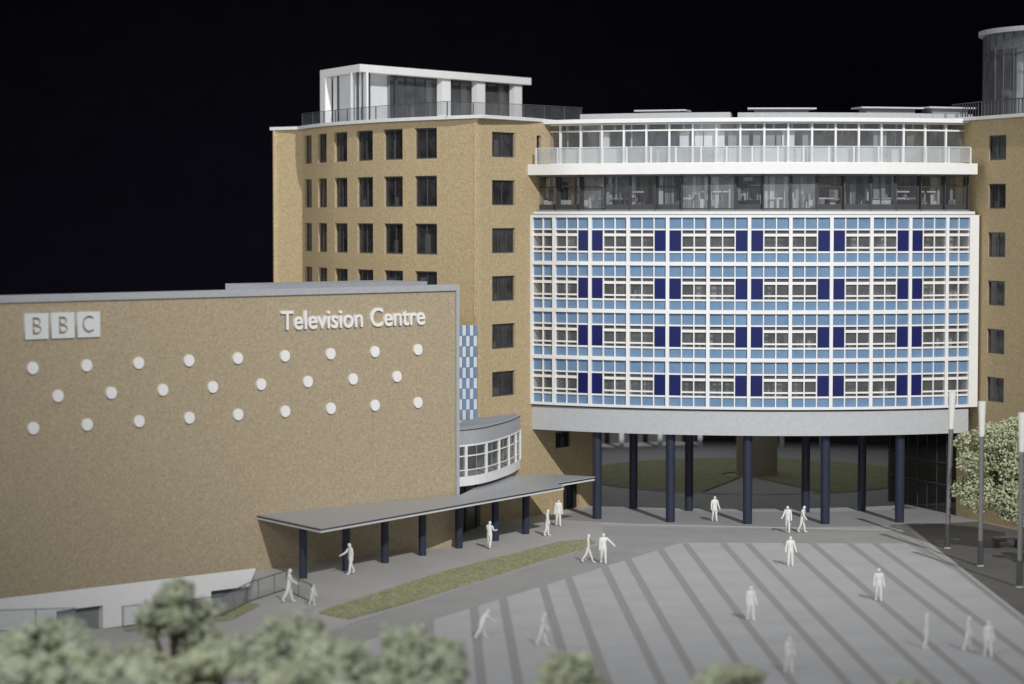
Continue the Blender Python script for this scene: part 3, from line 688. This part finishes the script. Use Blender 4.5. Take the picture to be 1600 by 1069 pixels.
b = MB(); bent(b, KP, 0, KP.L, 4.05, 5.95, -0.06, -0.04); b.build('pane', G_win, wf)
b = MB(); bent(b, KP, 0, KP.L, 4.05, 6.06, -1.9, -1.8)
b.build('back_wall', M['grey'], LB)
b = MB()
for i in range(9):
    s = random.uniform(1, KP.L - 1); bent(b, KP, s, s + random.uniform(0.3, 0.8), 4.05, random.choice([4.7, 5.2, 6.0]), -1.4, -1.2, random.choice([0, 1]))
b.build('partition', [M['board'], M['board2']], LB)
b = MB(); bent(b, KP, base + 1, KP.L, 0, 3.46, -2.1, -2.0); b.build('entrance_glazing', M['darkwin'], LB)
b = MB()
for s in (2, 4.5, 7, 9.5): bent(b, KP, base + s, base + s + 0.12, 0, 3.46, -2.0, -1.92)
b.build('entrance_frame', M['dark'], LB)

# ================================================================== CANOPY
CN = thing('entrance_canopy', 'flat grey walkway canopy on navy posts in front of the buff hall', 'canopy', (-3.3, 143, 0))
cp = [(-14.80, 138.98), (-10.56, 132.76), (3.36, 154.06), (2.73, 155.35), (5.51, 159.39), (1.9, 161.2), (-1.2, 158.6), (-3.15, 149.0)]
def inset(P, d):
    c = Vector((sum(p[0] for p in P) / len(P), sum(p[1] for p in P) / len(P))); n = len(P); out = []
    for i in range(n):
        a, m, z = Vector(P[i - 1]), Vector(P[i]), Vector(P[(i + 1) % n]); e1 = (m - a).normalized(); e2 = (z - m).normalized()
        n1, n2 = Vector((-e1.y, e1.x)), Vector((-e2.y, e2.x)); mm = (n1 + n2) / (1 + n1.dot(n2)); out.append(tuple(m + mm * d))
    return out
b = MB(); b.prism(cp, 3.15, 3.21); b.build('roof', M['gloss'], CN)
b = MB(); b.prism(inset(cp, 0.15), 3.04, 3.149); b.build('edge_gap', M['dark'], CN)
b = MB(); b.prism(inset(cp, 0.03), 2.95, 3.039); b.build('soffit', M['white2'], CN)
for x, y in ((-11.8, 135.67), (-9.56, 138.7), (-7.5, 141.8), (-5.4, 144.9), (-3.27, 148.13), (-1.05, 151.5), (0.89, 154.78)):
    b = MB(); b.cyl(x, y, 0, 2.949, 0.235, n=16); b.build('column', M['navyc'], CN)

# ================================================================== LIGHT COLUMNS
def light_column(x, y, lx, ly, zh, label):
    t = thing('light_column', label, 'street light', (x, y, 0), 'light columns along the right kerb')
    top = 9.66; f_ = zh / top
    b = MB(); b.cyl(x, y, 0, zh, 0.135, 0.15, n=14, dx=lx * f_, dy=ly * f_); b.build('pole', M['steel'], t, smooth=False)
    b = MB(); b.cyl(x + lx * f_, y + ly * f_, zh, top, 0.15, 0.235, n=14, dx=lx * (1 - f_), dy=ly * (1 - f_)); b.build('lamp_head', M['lamphead'], t)
    b = MB(); b.cyl(x, y, 0, 0.08, 0.22, 0.20, n=14); b.build('base_plate', M['kerb'], t)
    b = MB(); b.cyl(x, y, 0.12, 1.5, 0.17, 0.165, n=14); b.build('sleeve', M['dark'], t)
light_column(26.79, 147.98, 0.22, 0.0, 7.38, 'farthest light column, in front of the right end of the grey fascia')
light_column(27.36, 140.35, 0.0, 0.0, 7.62, 'middle light column, overlapping the pale tree')
light_column(27.95, 132.3, 0.05, 0.0, 7.5, 'nearest light column, cut by the right edge of the picture')

# ================================================================== COURT DRUM, BENCH, RAILINGS
b = MB(); b.cyl(19.3, 189.9, 0.0, 6.0, 1.62, n=40)
tag(b.build('round_pier', M['pier']), 'thick round brown pier standing on the courtyard lawn behind the columns', 'pier')
t = thing('bench', 'low dark bench block beside the brick wall at the right', 'bench', (30.6, 148.5, 0))
b = MB(); b.box(29.7, 31.5, 148.1, 148.9, 0.38, 0.52); b.build('seat', M['dark'], t)
for x in (29.8, 31.1): b = MB(); b.box(x, x + 0.25, 148.15, 148.85, 0, 0.38); b.build('leg', M['dark'], t)

def railing(name, pts, label, post=1.9, h=1.05):
    t = thing(name, label, 'railing', (*pts[0], 0)); P = Poly(pts)
    b = MB(); bent(b, P, 0, P.L, h - 0.045, h, -0.02, 0.02); b.build('handrail', M['dark'], t)
    s = 0.02
    while s < P.L:
        b = MB(); bent(b, P, s, s + 0.06, 0, h - 0.06, -0.025, 0.025); b.build('post', M['grey'], t); s += post
    b = MB(); bent(b, P, 0.05, P.L - 0.05, 0.12, h - 0.1, -0.008, 0.0); b.build('glass', G_clear, t)
    b = MB(); bent(b, P, 0, P.L, 0.0, 0.05, -0.03, 0.03); b.build('kerb_rail', M['dark'], t)
railing('railing', [(-19.4, 119.35), (-14.85, 122.75), (-13.85, 127.6), (-12.4, 131.4)], 'thin grey railing round the sunken yard, right of the foreground tree')
railing('railing', [(-21.6, 118.9), (-25.6, 118.2), (-34, 115.6)], 'thin grey railing at the left edge in front of the white wall')
railing('railing', [(-12.35, 131.3), (-11.4, 129.0), (-10.5, 126.9)], 'low glass railing beside the first canopy post', 2.2, 0.95)

# ================================================================== TREES
def blob(mb, c, r, rnd, mi=0):
    # one irregular flock clump
    ico = [(0, 0, 1), (0.89, 0, 0.45), (0.28, 0.85, 0.45), (-0.72, 0.53, 0.45), (-0.72, -0.53, 0.45), (0.28, -0.85, 0.45),
           (0.72, 0.53, -0.45), (-0.28, 0.85, -0.45), (-0.89, 0, -0.45), (-0.28, -0.85, -0.45), (0.72, -0.53, -0.45), (0, 0, -1)]
    fc = [(0,1,2),(0,2,3),(0,3,4),(0,4,5),(0,5,1),(1,6,2),(2,7,3),(3,8,4),(4,9,5),(5,10,1),(6,7,2),(7,8,3),(8,9,4),(9,10,5),(10,6,1),(11,7,6),(11,8,7),(11,9,8),(11,10,9),(11,6,10)]
    n = len(mb.v); rot = Matrix.Rotation(rnd.uniform(0, 6.28), 3, Vector((rnd.uniform(-1, 1), rnd.uniform(-1, 1), rnd.uniform(-1, 1))).normalized())
    sc = Vector((rnd.uniform(0.6, 1.3), rnd.uniform(0.6, 1.3), rnd.uniform(0.45, 1.0)))
    for p in ico:
        q = rot @ Vector((p[0] * sc.x, p[1] * sc.y, p[2] * sc.z)) * r * rnd.uniform(0.7, 1.25); mb.v.append((c[0] + q.x, c[1] + q.y, c[2] + q.z))
    for a, b_, c_ in fc: mb.f.append((n + a, n + b_, n + c_)); mb.m.append(mi)
def tree(x, y, ztop, rad, label, leafs, seed, nlimb=11, clump=0.13, ncl=95, squash=1.0, lean=(0, 0), name='tree', group='foreground trees', base=None, br_=(0.2, 0.42)):
    rnd = random.Random(seed)
    t = thing(name, label, 'tree', (x, y, 0), group)
    cz = ztop - rad * squash; tr = MB(); cr = MB()
    fork = (x + lean[0] * 0.3, y + lean[1] * 0.3, cz - rad * squash * 0.75 if base is None else base)
    tr.tube((x, y, 0), fork, 0.17 * rad / 1.8, 0.10 * rad / 1.8, 8)
    for i in range(nlimb):
        th = 2 * math.pi * i / nlimb + rnd.uniform(-0.3, 0.3); u = rnd.uniform(-0.75, 0.9); rr = math.sqrt(max(0.05, 1 - u * u)) * rnd.uniform(0.35, 0.95)
        if i == 0: u, rr = 0.72, 0.1
        e = Vector((x + lean[0] + math.cos(th) * rr * rad, y + lean[1] + math.sin(th) * rr * rad, cz + u * rad * squash * 0.85))
        mid = Vector(fork).lerp(e, 0.5) + Vector((rnd.uniform(-.15, .15), rnd.uniform(-.15, .15), rnd.uniform(0, .2)))
        tr.tube(fork, mid, 0.075, 0.05, 6); tr.tube(mid, e, 0.05, 0.02, 6)
        br = rad * rnd.uniform(*br_)
        for k in range(ncl):
            d = Vector((rnd.gauss(0, 1), rnd.gauss(0, 1), rnd.gauss(0, 1))).normalized() * br * rnd.uniform(0.45, 1.05) ** 0.6
            if clump > 0.1 and rnd.random() < 0.16: d *= rnd.uniform(1.2, 1.7)
            d.z *= 0.75; c = e + d
            blob(cr, c, clump * rnd.uniform(0.6, 1.35), rnd, 0 if rnd.random() < 0.7 else 1)
    tr.build('trunk', M['bark'], t); cr.build('crown', leafs, t)
    return t
LA, LB_ = [M['leaf'], M['leaf2']], [M['leaf2'], M['leaf']]
tree(-13.0, 92, 7.0, 2.15, 'tallest blurred foreground tree, its dark trunk showing, below the white wall', LA, 11, 13, 0.17, 110, 1.15)
tree(-16.9, 88, 5.85, 2.0, 'blurred pale tree left of the tallest foreground tree', LA, 12, 12, 0.17, 110, 1.15)
tree(-17.7, 85, 5.9, 1.8, 'blurred pale tree cut by the left edge of the picture', LA, 13, 11, 0.17, 110)
tree(-14.2, 80, 6.35, 1.75, 'blurred low tree in the bottom left, between two taller ones', LA, 14, 11, 0.16, 110)
tree(-7.9, 87, 6.05, 2.15, 'wide blurred tree left of centre, just below the walking figure', LA, 15, 14, 0.17, 110)
tree(-9.8, 79, 6.5, 1.7, 'small yellow-green blurred tree at the bottom, between two greyer trees', LB_, 16, 11, 0.16, 110)
tree(-5.7, 80, 6.5, 1.75, 'blurred small tree between the wide tree and the rightmost grey tree', LA, 17, 11, 0.16, 110)
tree(-3.7, 86, 6.05, 2.15, 'blurred dark-hearted tree covering the lower left corner of the striped plaza', LA, 18, 14, 0.17, 110)
tree(2.1, 82, 5.65, 1.55, 'low yellow-green treetop at the bottom, left of centre of the plaza', LB_, 19, 10, 0.15, 110)
tree(7.2, 82, 5.2, 1.35, 'low yellow-green treetop at the bottom middle of the plaza', LB_, 20, 9, 0.15, 100)
tree(13.6, 82, 4.65, 1.2, 'faint treetop barely showing at the bottom right of the plaza', LB_, 21, 8, 0.15, 100)
tree(-17.2, 79, 6.1, 1.7, 'blurred treetop along the bottom edge near the left corner', LA, 31, 11, 0.16, 110)
tree(-11.9, 78, 6.15, 1.75, 'blurred treetop on the bottom edge under the tallest tree', LA, 32, 11, 0.16, 110)
tree(-7.6, 78, 6.1, 1.75, 'blurred treetop on the bottom edge under the wide tree', LB_, 33, 11, 0.16, 110)
tree(-2.4, 80, 6.0, 1.6, 'blurred treetop on the bottom edge right of the dark-hearted tree', LA, 34, 10, 0.16, 110)
tree(31.5, 147.3, 8.1, 2.75, 'pale cream-green tree behind the middle light column', [M['leaf3'], M['leaf2']], 41, 30, 0.09, 400, 1.22, (-1.25, 0), group='trees beside the right brick wall', base=2.4, br_=(0.34, 0.5))
tree(31.2, 140.5, 4.1, 1.4, 'smaller cream-green tree cut by the right edge, behind the nearest light column', [M['leaf3'], M['leaf2']], 23, 12, 0.085, 230, 1.1, group='trees beside the right brick wall')

# ================================================================== PEOPLE
def person(x, y, face, label, stride=0.0, lean=0.0, arms=((10, 10, 0), (10, 10, 0)), h=1.75, bulk=1.34, feet=0.0, skirt=False, tilt=0.0):
    """face: heading in degrees (0 = towards the viewer). arms: (swing forward deg, elbow bend deg, out to side deg)"""
    k = h / 1.75 * 1.0
    vs, es, rs = [], [], []
    def v(p, r, parent=None):
        vs.append(Vector(p)); rs.append(r * bulk)
        if parent is not None: es.append((parent, len(vs) - 1))
        return len(vs) - 1
    ln = math.radians(lean)
    def L(px, fy, z):      # lean the upper body forward about the hips
        dz = z - 0.92; return (px, -(fy) - math.sin(ln) * dz, 0.92 + math.cos(ln) * dz)
    pel = v((0, 0, 0.93), (0.125))
    ch1 = v(L(0, 0, 1.12), 0.115, pel); ch2 = v(L(0, 0, 1.34), 0.135, ch1); nk = v(L(0, 0, 1.47), 0.055, ch2)
    h1 = v(L(0, 0.02, 1.55), 0.075, nk); h2 = v(L(0, 0.02, 1.64), 0.095, h1); v(L(0, 0.01, 1.72), 0.06, h2)
    v(L(0, 0.115, 1.60), 0.018, h2)          # nose
    for sd, (sw, el, ou) in zip((-1, 1), arms):
        sh = v(L(sd * 0.18, 0, 1.40), 0.062, ch2); a = math.radians(sw); b_ = math.radians(sw + el); o_ = math.radians(ou * (1 if ou > 40 else 0.5))
        s0 = Vector(L(sd * 0.18, 0, 1.40))
        d1 = Vector((sd * math.sin(o_), -math.sin(a) * math.cos(o_), -math.cos(a) * math.cos(o_)))
        d2 = Vector((sd * math.sin(o_) * 0.8, -math.sin(b_) * math.cos(o_), -math.cos(b_) * math.cos(o_))).normalized()
        e = s0 + d1 * 0.29; ei = v(e, 0.045, sh); w_ = e + d2 * 0.25; wi = v(w_, 0.032, ei); pm = w_ + d2 * 0.08; pi = v(pm, 0.036, wi)
        sid = Vector((0, 0, 1)).cross(d2); sid = sid.normalized() if sid.length > 0.1 else Vector((0, 1, 0))
        for f_, ln_ in ((-1.5, 0.055), (-0.5, 0.07), (0.5, 0.075), (1.5, 0.065)):
            v(pm + d2 * ln_ + sid * f_ * 0.019, 0.0085, pi)
        v(w_ + d2 * 0.07 + sid * 0.055, 0.010, wi)
    for sd in (-1, 1):
        st = math.radians(stride) * sd
        hp = v((sd * 0.09, 0, 0.86), 0.095, pel)
        kn = Vector((sd * (0.10 + feet), -math.sin(st) * 0.42, 0.86 - math.cos(st) * 0.40)); kb = math.radians(18 if st < 0 else 2) * (1 if stride else 0)
        an = kn + Vector((0.02 * sd, -math.sin(st - kb) * 0.40, -math.cos(st - kb) * 0.40))
        ki = v(kn, 0.060, hp); v(kn.lerp(an, 0.35), 0.056, ki); ca = len(vs) - 1
        ai = v(an, 0.040, ca); fz = max(an.z - 0.05, 0.035)
        v((an.x, an.y - 0.17, fz), 0.032, ai)
    me = bpy.data.meshes.new('p'); me.from_pydata(vs, es, []); ob = bpy.data.objects.new('p', me); col.objects.link(ob)
    m = ob.modifiers.new('skin', 'SKIN'); m.use_smooth_shade = True
    for i, sv in enumerate(me.skin_vertices[0].data):
        sv.radius = (rs[i], rs[i] * (0.68 if i in (0, 1, 2) else 1.0)); sv.use_root = (i == 0)
    sb = ob.modifiers.new('sub', 'SUBSURF'); sb.levels = 1; sb.render_levels = 1
    dg = bpy.context.evaluated_depsgraph_get(); dg.update(); res = bpy.data.meshes.new_from_object(ob.evaluated_get(dg))
    bpy.data.objects.remove(ob)
    zmin = min(q.co.z for q in res.vertices)
    for q in res.vertices: q.co = Vector((q.co.x, q.co.y, q.co.z - zmin)) * k
    res.materials.clear(); res.materials.append(M['figure'])
    o = bpy.data.objects.new('person', res); col.objects.link(o); o.location = (x, y, 0.02); o.rotation_euler = (R_(tilt), 0, R_(face))
    tag(o, label, 'person', 'white model figures'); return o
person(-11.81, 126.99, 100, 'white figure striding left at the end of the canopy, above the wide blurred tree', 16, 4, ((25, 35, 5), (-15, 25, 8)), 1.85)
person(-10.47, 125.9, 60, 'small white child figure beside the striding adult near the blurred tree', 8, 10, ((15, 30, 5), (10, 20, 5)), 1.15)
person(-9.20, 137.06, -60, 'white figure with one arm held out, beside the second canopy post', 12, 4, ((35, 30, 15), (-10, 15, 5)), 1.85)
person(-1.38, 147.7, 150, 'white figure with bent elbows under the canopy, between the fifth and sixth posts', 6, 2, ((20, 70, 18), (15, 60, 15)), 1.75)
person(2.25, 153.65, 80, 'slim white figure seen side-on, just right of the last canopy post', 5, 2, ((5, 10, 0), (5, 10, 0)), 1.75)
person(3.05, 158.6, 0, 'broad white figure facing forward at the far end of the canopy', 3, 0, ((5, 15, 10), (5, 20, 10)), 1.85, 1.42)
person(4.49, 141.65, 85, 'thin white side-on figure holding a staff-like arm down, beside the outstretched figure', 20, 0, ((3, 5, 0), (3, 5, 0)), 1.78, 1.1)
person(5.38, 141.39, 5, 'white figure with its right-hand arm stretched out, at the tip of the grass strip', 6, 0, ((8, 15, 10), (15, 10, 48)), 1.85)
person(13.56, 161.0, 10, 'white figure with elbows out, alone between two portico columns', 6, 0, ((10, 30, 22), (10, 30, 22)), 1.75)
person(17.8, 155.22, -20, 'white figure leaning to one side, left one of the close pair near the fourth column', 8, 3, ((10, 45, 28), (5, 30, 20)), 1.80)
person(18.75, 155.3, 60, 'white figure walking with head bent, right one of the close pair near the fourth column', 10, 8, ((20, 20, 5), (-10, 10, 5)), 1.80)
person(16.26, 140.35, 0, 'white figure with both hands at hips at the top edge of the striped plaza', 0, 0, ((5, 35, 25), (5, 35, 25)), 1.80)
person(-1.48, 115.76, 120, 'white figure leaning far over at the lower left of the plaza', 26, 34, ((40, 30, 10), (-30, 10, 15)), 1.65)
person(1.46, 114.03, 70, 'blurred white figure walking side-on above the yellow-green treetop', 14, 8, ((20, 20, 5), (-20, 10, 5)), 1.65)
person(12.07, 121.31, 20, 'white figure in a wide coat standing on a stripe in the middle of the plaza', 6, 0, ((5, 15, 14), (5, 20, 14)), 1.80, 1.42)
person(19.46, 127.42, 0, 'white figure with arms slightly apart, right of centre on the plaza', 4, 0, ((5, 20, 18), (5, 20, 16)), 1.82)
person(12.4, 107.25, 30, 'nearest white figure at the bottom middle of the plaza, blurred', 5, 2, ((10, 35, 12), (5, 15, 6)), 1.68)
person(19.54, 113.17, 88, 'very thin white side-on figure standing alone at the lower right', 3, 0, ((2, 3, 0), (2, 3, 0)), 1.75, 1.1)
person(21.40, 112.6, 70, 'slim white figure, left one of the pair at the lower right', 8, 3, ((10, 10, 3), (5, 10, 3)), 1.72, 1.15)
person(22.08, 111.18, 15, 'broad white figure in a coat, right one of the pair at the lower right', 6, 0, ((5, 15, 12), (5, 15, 12)), 1.72, 1.42)

for o in bpy.data.objects:
    if '_org' in o.keys(): del o['_org']
